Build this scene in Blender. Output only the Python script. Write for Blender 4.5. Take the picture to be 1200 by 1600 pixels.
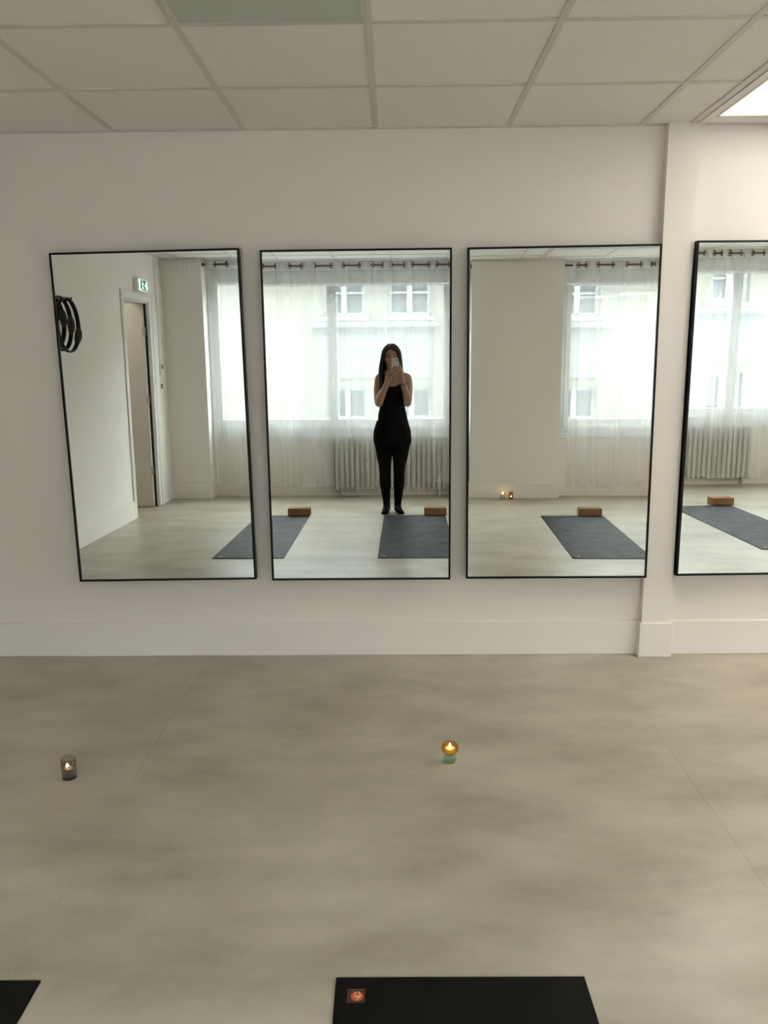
import bpy, bmesh, math, random
from mathutils import Vector, Matrix, Euler
import numpy as np
random.seed(7)
for o in list(bpy.data.objects): bpy.data.objects.remove(o)
scene = bpy.context.scene
COL = scene.collection
PI = math.pi

# ------------------------------------------------------------------ camera
F_PX, PITCH, YAW, ROLL, CAM_D, CAM_H = 1248.96, .1921, .0123, -.0088, 3.8986, 1.5037
def cam_axes():
    p, yw, r = PITCH, YAW, ROLL
    f = Vector((-math.sin(yw)*math.cos(p), math.cos(yw)*math.cos(p), -math.sin(p)))
    rt = Vector((math.cos(yw), math.sin(yw), 0)); u = rt.cross(f)
    return rt*math.cos(r)+u*math.sin(r), u*math.cos(r)-rt*math.sin(r), f
RT, UP, FW = cam_axes()
CAM = Vector((0, -CAM_D, CAM_H))
cd = bpy.data.cameras.new('camera'); cam = bpy.data.objects.new('camera', cd); COL.objects.link(cam)
cd.sensor_width = 36; cd.lens = F_PX*36/1600; cd.clip_start = .003; cd.clip_end = 200
cam.matrix_world = Matrix(((RT.x, UP.x, -FW.x, CAM.x), (RT.y, UP.y, -FW.y, CAM.y), (RT.z, UP.z, -FW.z, CAM.z), (0, 0, 0, 1)))
scene.camera = cam

# ------------------------------------------------------------------ daylight and exposure
SKY = 11
w = bpy.data.worlds.new('overcast'); scene.world = w; w.use_nodes = True
bg = w.node_tree.nodes['Background']; bg.inputs[0].default_value = (.92, .96, 1, 1); bg.inputs[1].default_value = SKY
vs = scene.view_settings
vs.view_transform = 'Standard'; vs.look = 'None'; vs.gamma = 1; vs.use_curve_mapping = False
vs.exposure = 0.86
LED, LED2 = 7.5, 1.15

# room numbers
XL, XR, YP, YB, HC = -2.68, 5.6, -5.10, -5.28, 2.5185
W1 = (-2.235, .63); W2 = (1.615, 5.40)
WZ0, WZ1 = .66, 2.5
def portal(x0, x1):
    l = bpy.data.lights.new('window_portal', 'AREA'); l.shape = 'RECTANGLE'; l.size = x1-x0; l.size_y = 1.5
    l.cycles.is_portal = True
    o = bpy.data.objects.new('window_portal', l); COL.objects.link(o)
    o.location = ((x0+x1)/2, YB-.14, 1.6); o.rotation_euler = (PI/2, 0, 0)   # faces +y, into the room
    o.rotation_euler = (PI/2, 0, PI)
portal(*W1); portal(*W2)

# ------------------------------------------------------------------ materials
MATS = {}
def nodes_of(name):
    m = bpy.data.materials.new(name); m.use_nodes = True; MATS[name] = m
    nt = m.node_tree; return m, nt, nt.nodes['Principled BSDF']
def mat(name, col, rough=.5, metal=0, spec=.5, vary=0, vscale=4, bump=0, bscale=60, stretch=(1, 1, 1), emit=None, estr=0, col2=None):
    m, nt, b = nodes_of(name)
    b.inputs['Base Color'].default_value = (*col, 1); b.inputs['Roughness'].default_value = rough
    b.inputs['Metallic'].default_value = metal; b.inputs['Specular IOR Level'].default_value = spec
    if vary or bump or col2:
        tc = nt.nodes.new('ShaderNodeTexCoord'); mp = nt.nodes.new('ShaderNodeMapping'); mp.inputs['Scale'].default_value = stretch
        nt.links.new(tc.outputs['Object'], mp.inputs[0])
    if vary or col2:
        n = nt.nodes.new('ShaderNodeTexNoise'); n.inputs['Scale'].default_value = vscale; n.inputs['Detail'].default_value = 6; n.inputs['Roughness'].default_value = .6
        nt.links.new(mp.outputs[0], n.inputs['Vector'])
        r = nt.nodes.new('ShaderNodeValToRGB'); r.color_ramp.elements[0].position = .3; r.color_ramp.elements[1].position = .7
        c2 = col2 or tuple(c*(1+vary) for c in col)
        r.color_ramp.elements[0].color = (*[c*(1-vary) for c in col], 1); r.color_ramp.elements[1].color = (*c2, 1)
        nt.links.new(n.outputs['Fac'], r.inputs[0]); nt.links.new(r.outputs[0], b.inputs['Base Color'])
    if bump:
        n2 = nt.nodes.new('ShaderNodeTexNoise'); n2.inputs['Scale'].default_value = bscale; n2.inputs['Detail'].default_value = 4
        nt.links.new(mp.outputs[0], n2.inputs['Vector'])
        bp = nt.nodes.new('ShaderNodeBump'); bp.inputs['Strength'].default_value = bump; bp.inputs['Distance'].default_value = .002
        nt.links.new(n2.outputs['Fac'], bp.inputs['Height']); nt.links.new(bp.outputs[0], b.inputs['Normal'])
    if emit:
        b.inputs['Emission Color'].default_value = (*emit, 1); b.inputs['Emission Strength'].default_value = estr
    return m
def sheer(name, col, through):
    m = bpy.data.materials.new(name); m.use_nodes = True; nt = m.node_tree; nt.nodes.clear()
    out = nt.nodes.new('ShaderNodeOutputMaterial'); t = nt.nodes.new('ShaderNodeBsdfTransparent')
    d = nt.nodes.new('ShaderNodeBsdfDiffuse'); tl = nt.nodes.new('ShaderNodeBsdfTranslucent'); a = nt.nodes.new('ShaderNodeMixShader'); c = nt.nodes.new('ShaderNodeMixShader')
    d.inputs[0].default_value = (*col, 1); tl.inputs[0].default_value = (*col, 1); a.inputs[0].default_value = .5
    nt.links.new(d.outputs[0], a.inputs[1]); nt.links.new(tl.outputs[0], a.inputs[2])
    c.inputs[0].default_value = 1-through
    # fine vertical weave: the cloth is a little denser in threads
    nt.links.new(t.outputs[0], c.inputs[1]); nt.links.new(a.outputs[0], c.inputs[2]); nt.links.new(c.outputs[0], out.inputs[0])
    MATS[name] = m; return m
def thin_glass(name, tint, gloss=.045, rough=0.0):
    m = bpy.data.materials.new(name); m.use_nodes = True; nt = m.node_tree; nt.nodes.clear()
    out = nt.nodes.new('ShaderNodeOutputMaterial'); t = nt.nodes.new('ShaderNodeBsdfTransparent'); g = nt.nodes.new('ShaderNodeBsdfGlossy'); c = nt.nodes.new('ShaderNodeMixShader')
    lw = nt.nodes.new('ShaderNodeLayerWeight'); lw.inputs[0].default_value = .5; pw = nt.nodes.new('ShaderNodeMath'); pw.operation = 'POWER'; pw.inputs[1].default_value = 5
    fr = nt.nodes.new('ShaderNodeMath'); fr.operation = 'MULTIPLY_ADD'; fr.inputs[1].default_value = .9; fr.inputs[2].default_value = gloss
    nt.links.new(lw.outputs['Facing'], pw.inputs[0]); nt.links.new(pw.outputs[0], fr.inputs[0])
    t.inputs[0].default_value = (*tint, 1); g.inputs['Roughness'].default_value = rough
    nt.links.new(fr.outputs[0], c.inputs[0])
    nt.links.new(t.outputs[0], c.inputs[1]); nt.links.new(g.outputs[0], c.inputs[2]); nt.links.new(c.outputs[0], out.inputs[0])
    MATS[name] = m; return m

WALL = mat('wall_paint', (.87, .825, .785), .75, spec=.25, bump=.05, bscale=180)
BACKW = WALL
BASE = mat('skirting_paint', (.87, .825, .785), .55, spec=.35)
TRIM = mat('trim_paint', (.80, .78, .745), .45)
TILE = mat('ceiling_tile_board', (.84, .83, .80), .9, spec=.1, vary=.015, vscale=30, bump=.15, bscale=500)
GRID = mat('ceiling_grid_metal', (.66, .64, .60), .5)
SLAB = mat('plenum', (.10, .095, .085), .9)
FLOOR = mat('vinyl_floor', (.30, .264, .200), .33, spec=.6, col2=(.485, .442, .356), vscale=2.2, bump=.04, bscale=250, stretch=(.8, 1.6, 1))
UNDER = mat('floor_underlay', (.16, .145, .12), .8)
BLACKM = mat('black_frame', (.006, .006, .006), .4, spec=.2)
MIRROR = mat('mirror_silver', (.735, .77, .74), 0.0, metal=1)
WHITEP = mat('white_plastic', (.90, .90, .88), .4)
UPVC = mat('window_pvc', (.74, .76, .77), .35)
GREYP = mat('dark_display', (.06, .065, .06), .3)
RAD = mat('radiator_enamel', (.58, .565, .53), .4)
SHEER = sheer('sheer_voile', (.93, .94, .94), .735)
HEM = sheer('sheer_hem', (.93, .94, .94), .45)
BRONZE = mat('bronze_rod', (.20, .105, .07), .35, metal=.75)
GROM = mat('grommet_metal', (.12, .085, .07), .3, metal=.8)
PANE = thin_glass('window_glass', (.96, .98, .97))
MATB = mat('yoga_mat_rubber', (.0025, .0025, .002), .45, spec=.12, col2=(.004, .004, .0035), vscale=5, bump=.3, bscale=350)
_nt = MATB.node_tree; _n = _nt.nodes.new('ShaderNodeTexNoise'); _n.inputs['Scale'].default_value = 7; _n.inputs['Detail'].default_value = 9; _n.inputs['Roughness'].default_value = .7
_r = _nt.nodes.new('ShaderNodeMapRange'); _r.inputs['From Min'].default_value = .38; _r.inputs['From Max'].default_value = .62; _r.inputs['To Min'].default_value = .42; _r.inputs['To Max'].default_value = .53
_tc = _nt.nodes.new('ShaderNodeTexCoord'); _nt.links.new(_tc.outputs['Object'], _n.inputs['Vector']); _nt.links.new(_n.outputs['Fac'], _r.inputs['Value']); _nt.links.new(_r.outputs[0], _nt.nodes['Principled BSDF'].inputs['Roughness'])
CORK = mat('cork_block', (.22, .115, .055), .8, spec=.2, col2=(.30, .17, .085), vscale=90)
TAGB = mat('tag_brown', (.045, .016, .006), .6)
TAGO = mat('tag_orange', (.50, .075, .018), .6)
TAGW = mat('tag_print', (.75, .66, .52), .6)
TAGY = mat('tag_gold_print', (.22, .15, .05), .6)
SKIN = mat('skin', (.40, .235, .165), .5, spec=.35)
LIPS = mat('lips', (.36, .14, .12), .4)
CLOTH = mat('black_cloth', (.004, .004, .004), .8, spec=.1)
HAIRM = mat('dark_hair', (.016, .010, .008), .45, spec=.3, vary=.3, vscale=60)
PHONE = mat('phone_white', (.62, .62, .60), .2)
LENSM = mat('lens_black', (.01, .01, .012), .1)
EYE = mat('eye_dark', (.03, .022, .018), .2)
NAIL = mat('nail', (.80, .62, .55), .25)
WAXG = mat('grey_wax', (.30, .27, .25), .5)
WAXW = mat('white_wax', (.80, .75, .66), .5)
WICK = mat('wick', (.02, .015, .01), .9)
SMOKE = thin_glass('smoked_glass', (.80, .77, .73))
AMBER = thin_glass('amber_glass', (.93, .80, .50))
GREEN = thin_glass('green_glass', (.74, .90, .81))
CLEAR = thin_glass('frosted_clear_glass', (.97, .96, .94), rough=.1)
BROWNG = thin_glass('brown_glass', (.78, .68, .58))
FLAME = mat('flame', (1, .7, .3), .5, emit=(1, .64, .22), estr=13)
SIGNW = mat('sign_lit_white', (.85, .9, .87), .4, emit=(.85, 1, .92), estr=.75)
SIGNG = mat('sign_lit_green', (.01, .12, .06), .4, emit=(.01, .14, .065), estr=.4)
LEDON = mat('led_diffuser_lit', (.9, .9, .9), .5, emit=(1, .93, .82), estr=LED)
LEDNEAR = mat('led_diffuser_dim', (.9, .9, .9), .5, emit=(1, .95, .87), estr=LED2)
LEDOFF = mat('led_diffuser_off', (.50, .54, .49), .35)
ALU = mat('led_frame', (.62, .60, .56), .45)
STONE = mat('facade_render', (.205, .19, .15), .9, spec=.1, col2=(.218, .218, .21), vscale=.55, bump=.3, bscale=30, stretch=(1, 1, .6))
STONE2 = mat('facade_stone', (.2, .21, .215), .9, spec=.1, vary=.06, vscale=3)
FWIN = mat('facade_window_paint', (.34, .355, .37), .6)
FPANE = mat('facade_window_pane', (.11, .122, .135), .25, spec=.5)
ROAD = mat('paving', (.42, .41, .39), .9)
DOORM = mat('door_paint', (.60, .555, .50), .5)
STEEL = mat('steel', (.45, .44, .42), .35, metal=.9)
RINGB = mat('ring_black', (.007, .007, .007), .5, spec=.3)
PADG = mat('ring_pad', (.045, .045, .035), .6)

# ------------------------------------------------------------------ helpers
def link(name, me, parent=None, m=None, loc=None, smooth=False):
    o = bpy.data.objects.new(name, me); COL.objects.link(o)
    if m is not None and len(me.materials) == 0: me.materials.append(m)
    if parent is not None: o.parent = parent
    if loc is not None: o.location = loc
    if smooth:
        for p in me.polygons: p.use_smooth = True
    return o
def thing(name, label, cat, loc=(0, 0, 0), group=None, rot=None):
    o = bpy.data.objects.new(name, None); COL.objects.link(o); o.location = loc; o.empty_display_size = .05
    if rot: o.rotation_euler = rot
    return tag(o, label, cat, group)
def tag(o, label, cat, group=None):
    o['label'] = label; o['category'] = cat
    if group: o['group'] = group
    return o
def struct(o, label=None):
    o['kind'] = 'structure'
    if label: o['label'] = label
    return o
def pyd(vs, fs):
    me = bpy.data.meshes.new('mesh'); me.from_pydata([tuple(v) for v in vs], [], fs); me.update(); return me
def box_mesh(x0, x1, y0, y1, z0, z1, bevel=0, seg=2):
    bm = bmesh.new(); bmesh.ops.create_cube(bm, size=1)
    for v in bm.verts: v.co = Vector(((x0+x1)/2+v.co.x*(x1-x0), (y0+y1)/2+v.co.y*(y1-y0), (z0+z1)/2+v.co.z*(z1-z0)))
    if bevel: bmesh.ops.bevel(bm, geom=list(bm.edges), offset=bevel, segments=seg, affect='EDGES')
    me = bpy.data.meshes.new('mesh'); bm.to_mesh(me); bm.free(); return me
def box(name, x0, x1, y0, y1, z0, z1, m, parent=None, bevel=0, seg=2):
    return link(name, box_mesh(x0, x1, y0, y1, z0, z1, bevel, seg), parent, m)
def join(meshes):
    bm = bmesh.new()
    for me in meshes: bm.from_mesh(me)
    o = bpy.data.meshes.new('mesh'); bm.to_mesh(o); bm.free(); return o
def lathe_mesh(prof, seg=32, rib=0, nrib=0):
    vs, fs = [], []
    n = len(prof)
    for i in range(seg):
        a = 2*PI*i/seg; k = 1+rib*math.cos(nrib*a)
        for r, z in prof: vs.append((r*k*math.cos(a), r*k*math.sin(a), z))
    for i in range(seg):
        j = (i+1) % seg
        for q in range(n-1): fs.append((i*n+q, j*n+q, j*n+q+1, i*n+q+1))
    bm = bmesh.new(); me = pyd(vs, fs); bm.from_mesh(me); bmesh.ops.remove_doubles(bm, verts=bm.verts, dist=1e-6)
    bmesh.ops.recalc_face_normals(bm, faces=bm.faces); bm.to_mesh(me); bm.free(); return me
def lathe(name, prof, m, parent=None, loc=None, seg=32, rib=0, nrib=0):
    return link(name, lathe_mesh(prof, seg, rib, nrib), parent, m, loc, True)
def tube_mesh(pts, rad, seg=10, caps=True):
    pts = [Vector(p) for p in pts]; n = len(pts)
    if not hasattr(rad, '__len__'): rad = [rad]*n
    vs, fs = [], []; prev = None
    for i, p in enumerate(pts):
        t = (pts[min(i+1, n-1)]-pts[max(i-1, 0)]).normalized()
        if prev is None:
            a = Vector((0, 0, 1)) if abs(t.z) < .9 else Vector((1, 0, 0)); u = t.cross(a).normalized()
        else: u = (prev-t*prev.dot(t)).normalized()
        prev = u; v = t.cross(u)
        for k in range(seg):
            a = 2*PI*k/seg; vs.append(p+(u*math.cos(a)+v*math.sin(a))*rad[i])
    for i in range(n-1):
        for k in range(seg):
            l = (k+1) % seg; fs.append((i*seg+k, i*seg+l, (i+1)*seg+l, (i+1)*seg+k))
    if caps: fs.append(tuple(range(seg-1, -1, -1))); fs.append(tuple((n-1)*seg+k for k in range(seg)))
    return pyd(vs, fs)
def tube(name, pts, rad, m, parent=None, seg=10): return link(name, tube_mesh(pts, rad, seg), parent, m, None, True)
def torus_mesh(R, r, ns=24, nr=8):
    vs, fs = [], []
    for i in range(ns):
        a = 2*PI*i/ns
        for k in range(nr):
            b = 2*PI*k/nr; q = R+r*math.cos(b); vs.append((q*math.cos(a), q*math.sin(a), r*math.sin(b)))
    for i in range(ns):
        for k in range(nr): fs.append((i*nr+k, ((i+1) % ns)*nr+k, ((i+1) % ns)*nr+(k+1) % nr, i*nr+(k+1) % nr))
    return pyd(vs, fs)
def poly_prism(pts, th):
    """flat outline in x,z extruded from y=0 to y=-th"""
    n = len(pts); vs = [(x, 0, z) for x, z in pts]+[(x, -th, z) for x, z in pts]
    fs = [tuple(range(n)), tuple(range(2*n-1, n-1, -1))]+[(i, n+i, n+(i+1) % n, (i+1) % n) for i in range(n)]
    me = pyd(vs, fs); bm = bmesh.new(); bm.from_mesh(me); bmesh.ops.recalc_face_normals(bm, faces=bm.faces); bm.to_mesh(me); bm.free(); return me
def holed_wall(x0, x1, z0, z1, y0, y1, holes, axis='x'):
    """solid slab in x (or y for axis='y') and z with rectangular holes, outer faces only"""
    xs = sorted({x0, x1, *[h[0] for h in holes], *[h[1] for h in holes]}); zs = sorted({z0, z1, *[h[2] for h in holes], *[h[3] for h in holes]})
    xs = [x for x in xs if x0-1e-9 <= x <= x1+1e-9]; zs = [z for z in zs if z0-1e-9 <= z <= z1+1e-9]
    solid = lambda i, k: 0 <= i < len(xs)-1 and 0 <= k < len(zs)-1 and not any(h[0]-1e-6 <= (xs[i]+xs[i+1])/2 <= h[1]+1e-6 and h[2] <= (zs[k]+zs[k+1])/2 <= h[3] for h in holes)
    vs, fs = [], []
    def quad(a):
        b = len(vs); vs.extend(a if axis == 'x' else [(p[1], p[0], p[2]) for p in a]); fs.append((b, b+1, b+2, b+3))
    for i in range(len(xs)-1):
        for k in range(len(zs)-1):
            if not solid(i, k): continue
            a, b, c, d = xs[i], xs[i+1], zs[k], zs[k+1]
            quad([(a, y0, c), (b, y0, c), (b, y0, d), (a, y0, d)]); quad([(a, y1, c), (a, y1, d), (b, y1, d), (b, y1, c)])
            if not solid(i-1, k): quad([(a, y0, c), (a, y0, d), (a, y1, d), (a, y1, c)])
            if not solid(i+1, k): quad([(b, y0, c), (b, y1, c), (b, y1, d), (b, y0, d)])
            if not solid(i, k-1): quad([(a, y0, c), (a, y1, c), (b, y1, c), (b, y0, c)])
            if not solid(i, k+1): quad([(a, y0, d), (b, y0, d), (b, y1, d), (a, y1, d)])
    me = pyd(vs, fs); bm = bmesh.new(); bm.from_mesh(me); bmesh.ops.remove_doubles(bm, verts=bm.verts, dist=1e-5); bmesh.ops.recalc_face_normals(bm, faces=bm.faces); bm.to_mesh(me); bm.free(); return me
def copy_tree(o, parent=None):
    c = o.copy(); COL.objects.link(c); c.parent = parent
    for ch in list(o.children): copy_tree(ch, c)
    return c

# ------------------------------------------------------------------ floor
XC = -4.1                                       # far side of the corridor
fl = struct(box('floor', XC, XR, -5.5, .1, -.06, -.0035, UNDER), 'beige concrete-look vinyl floor')
joints = [XL-1.45, -2.93, -.953, 1.063, 3.08, 5.1, XR]
for a, b in zip(joints[:-1], joints[1:]):
    box('vinyl_sheet', a+.0003, b-.0003, -5.5, .1, -.0035, 0, FLOOR, fl)

# ------------------------------------------------------------------ walls
struct(box('wall_front', XL-.15, XR, 0, .15, 0, HC+.1, WALL), 'off-white wall carrying the mirrors')
DY0, DY1, DZ = -4.60, -3.90, 2.068              # door opening in the left wall
wl = struct(link('wall_left', holed_wall(-5.3, 0, 0, HC+.1, XL-.12, XL, [(DY0, DY1, 0, DZ)], axis='y'), None, WALL), 'off-white side wall with the open door')
struct(box('wall_right', XR, XR+.15, -5.5, .1, 0, HC+.1, WALL))
wb = struct(link('wall_back', holed_wall(XL-.15, XR, 0, HC+.1, YB-.22, YB, [(W1[0]+.0, W1[1], WZ0, HC+.05), (W2[0], W2[1], WZ0, HC+.05)]), None, WALL), 'window wall behind the photographer')
for a, b in ((XL, W1[0]), (W1[1], W2[0]), (W2[1], XR)):
    box('pier', a, b, YB, YP, 0, HC+.1, WALL, wb)
struct(box('column', 1.2436, 1.386, -.045, 0, 0, HC+.05, WALL), 'narrow off-white column between the third and fourth mirror')
# corridor behind the door
wc = struct(holed := link('wall_corridor', join([box_mesh(XC-.1, XC, -5.5, -2.4, 0, HC), box_mesh(XC, XL-.12, -5.6, -5.5, 0, HC), box_mesh(XC, XL-.12, -2.4, -2.3, 0, HC), box_mesh(XC, XL-.12, -5.5, -2.4, HC, HC+.1)]), None, WALL))
corridor_fill_spot = (-3.7, -3.1, -4.3, -3.7)
# skirting boards
BH = .178
def skirt(name, x0, x1, y0, y1):
    return struct(box(name, x0, x1, y0, y1, 0, BH, BASE, None, .002, 1))
skirt('baseboard_front', XL+.012, 1.2436-.012, -.012, 0)
skirt('baseboard_column', 1.2436-.012, 1.386+.012, -.057, -.0)
skirt('baseboard_front_right', 1.386+.012, XR, -.012, 0)
skirt('baseboard_left', XL, XL+.012, DY1+.065, 0)
skirt('baseboard_left_corner', XL, XL+.012, YP, DY0-.19)
for i, (a, b) in enumerate(((XL, W1[0]+.012), (W1[1]-.012, W2[0]+.012), (W2[1]-.012, XR))):
    skirt('baseboard_pier_%d' % (i+1), a, b, YB, YP+.012)

# ------------------------------------------------------------------ ceiling: slab, tiles, grid bars
ce = struct(box('ceiling', XC, XR, -5.5, .1, HC+.12, HC+.2, SLAB), 'suspended ceiling of pale square tiles')
GX0, GY0, XE = -1.2695, -.579, 1.352           # a grid crossing, and the edge where the second grid begins
lx = [XL]+[GX0+.6*k for k in range(-2, 5)]+[XE]
ly = [0]+[GY0-.6*j for j in range(0, 8)]; ly = [y for y in ly if y > YB+.05]+[YB-.02]
rx = [1.405+.6*k for k in range(0, 9)]; rx = [x for x in rx if x < XR-.05]+[XR]
ry = [0]+[-.133-.6*j for j in range(0, 9)]; ry = [y for y in ry if y > YB+.05]+[YB-.02]
tile_cache = {}
led_on = {(0, 1), (0, 2), (2, 1), (4, 1), (1, 2), (3, 2), (5, 2)}; led_off = {(4, 2)}
def ceil_region(xs, ys, skip):
    for i in range(len(xs)-1):
        for j in range(len(ys)-1):
            if (i, j) in skip: continue
            a, b, c, d = xs[i], xs[i+1], ys[j+1], ys[j]
            key = (round(b-a, 3), round(d-c, 3))
            if key not in tile_cache:
                w_, h_ = key; tile_cache[key] = box_mesh(-w_/2+.008, w_/2-.008, -h_/2+.008, h_/2-.008, 0, .012, .0015, 1); tile_cache[key].materials.append(TILE)
            o = bpy.data.objects.new('ceiling_tile', tile_cache[key]); COL.objects.link(o); o.parent = ce
            o.location = ((a+b)/2, (c+d)/2, HC+.0035+random.uniform(-.0008, .0012))
    for x in xs[1:-1]: box('grid_bar', x-.012, x+.012, ys[-1], 0, HC, HC+.004, GRID, ce); box('grid_web', x-.002, x+.002, ys[-1], 0, HC+.004, HC+.04, GRID, ce)
    for y in ys[1:-1]: box('grid_bar', xs[0], xs[-1], y-.012, y+.012, HC+.0004, HC+.0044, GRID, ce)
ceil_region(lx, ly, led_off); ceil_region(rx, ry, led_on)
box('wall_angle', XL, XE, -.02, 0, HC-.0006, HC+.004, GRID, ce); box('wall_angle', 1.405, XR, -.02, 0, HC-.0006, HC+.004, GRID, ce)
box('wall_angle', XL, XL+.02, YB, 0, HC-.0006, HC+.004, GRID, ce)
box('wall_angle', XL, XR, YP-.02, YP+.016, HC-.0006, HC+.004, GRID, ce)
box('edge_trim', XE-.012, XE+.018, YB, 0, HC-.002, HC+.004, GRID, ce); box('edge_trim', XE+.024, 1.409, YB, 0, HC-.004, HC+.004, TRIM, ce)

def led_panel(x0, x1, y0, y1, m, label, grp, z=HC-.004):
    cx, cy = (x0+x1)/2, (y0+y1)/2
    t = thing('ceiling_light', label, 'ceiling light', (cx, cy, z), grp)
    a, b = (x1-x0)/2-.003, (y1-y0)/2-.003
    link('frame', join([box_mesh(-a, a, -b, -b+.016, .0, .014), box_mesh(-a, a, b-.016, b, .0, .014), box_mesh(-a, -a+.016, -b+.016, b-.016, .0, .014), box_mesh(a-.016, a, -b+.016, b-.016, .0, .014)]), t, ALU)
    box('diffuser', -a+.016, a-.016, -b+.016, b-.016, .004, .012, m, t)
led_panel(lx[4], lx[5], ly[3], ly[2], LEDOFF, 'unlit square ceiling panel light above the second mirror', 'ceiling panel lights')
led_panel(rx[0], rx[1], ry[3], ry[1], LEDNEAR, 'lit white ceiling panel light beside the column', 'ceiling panel lights')
led_panel(*corridor_fill_spot, LEDON, 'unseen light panel added on the corridor ceiling to brighten the door leaf', 'ceiling panel lights', HC-.02)  # added lamp, out of view, brightens the open door leaf
on_labels = {(2, 1): 'lit square ceiling panel light along the mirror wall, beyond the one at the column', (4, 1): 'lit square ceiling panel light along the mirror wall, at the right wall',
             (1, 2): 'lit square ceiling panel light one row off the mirror wall, nearest the column', (3, 2): 'lit square ceiling panel light one row off the mirror wall, mid-row', (5, 2): 'lit square ceiling panel light one row off the mirror wall, at the right wall'}
for (i, j), lab in on_labels.items():
    led_panel(rx[i], rx[i+1], ry[j+1], ry[j], LEDON, lab, 'ceiling panel lights')

# ------------------------------------------------------------------ windows
def window(name, x0, x1, mull, label):
    t = bpy.data.objects.new(name, None); COL.objects.link(t); t.location = (x0, YB, WZ0); struct(t, label)
    W = x1-x0; H = HC+.03-WZ0; z = lambda v: v-WZ0
    ya, yb_ = -.10, -.03                       # frame depth inside the wall
    zt, zb = 2.285, .80                        # shutter box underside, top of bottom rail
    link('frame', join([box_mesh(0, .065, ya, yb_, z(.70), H), box_mesh(W-.065, W, ya, yb_, z(.70), H), box_mesh(.065, W-.065, ya, yb_, z(.70), z(.765))]), t, UPVC)
    box('shutter_box', 0, W, ya-.05, .0, z(zt+.01), H, UPVC, t, .004, 1)
    box('sill', .0, W, ya, .02, 0, z(.69), UPVC, t, .003, 1)
    box('apron_rail', .0, W, ya, -.012, z(.69), z(.72), UPVC, t)
    edges = [.065]+[m_-x0 for m_ in mull]+[W-.065]
    for a, b in zip(edges[:-1], edges[1:]):
        a2, b2 = a+.003, b-.003; s = .052
        sa = link('sash', join([box_mesh(a2, a2+s, ya+.02, yb_+.018, z(.768), z(zt)), box_mesh(b2-s, b2, ya+.02, yb_+.018, z(.768), z(zt)), box_mesh(a2+s, b2-s, ya+.02, yb_+.018, z(.768), z(.875)), box_mesh(a2+s, b2-s, ya+.02, yb_+.018, z(zt-.012), z(zt))]), t, UPVC)
        link('pane', box_mesh(a2+s, b2-s, ya+.045, ya+.051, z(.875), z(zt-.012)), sa, PANE)
    for m_ in mull: box('cover_strip', m_-x0-.014, m_-x0+.014, yb_+.012, yb_+.022, z(.768), z(zt), UPVC, t)
    for m_ in mull[:1]:
        h = link('handle', join([box_mesh(m_-x0-.012, m_-x0+.012, yb_+.018, yb_+.026, z(1.28), z(1.36), .003, 1), box_mesh(m_-x0-.009, m_-x0+.009, yb_+.035, yb_+.047, z(1.21), z(1.34), .004, 1), box_mesh(m_-x0-.007, m_-x0+.007, yb_+.02, yb_+.04, z(1.31), z(1.33))]), t, WHITEP)
    return t
window('window_1', W1[0], W1[1], [-.727], 'wide two-leaf window behind sheer curtains and the photographer')
window('window_2', W2[0], W2[1], [2.87, 4.145], 'wide window behind sheer curtains right of the pier')

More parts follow.
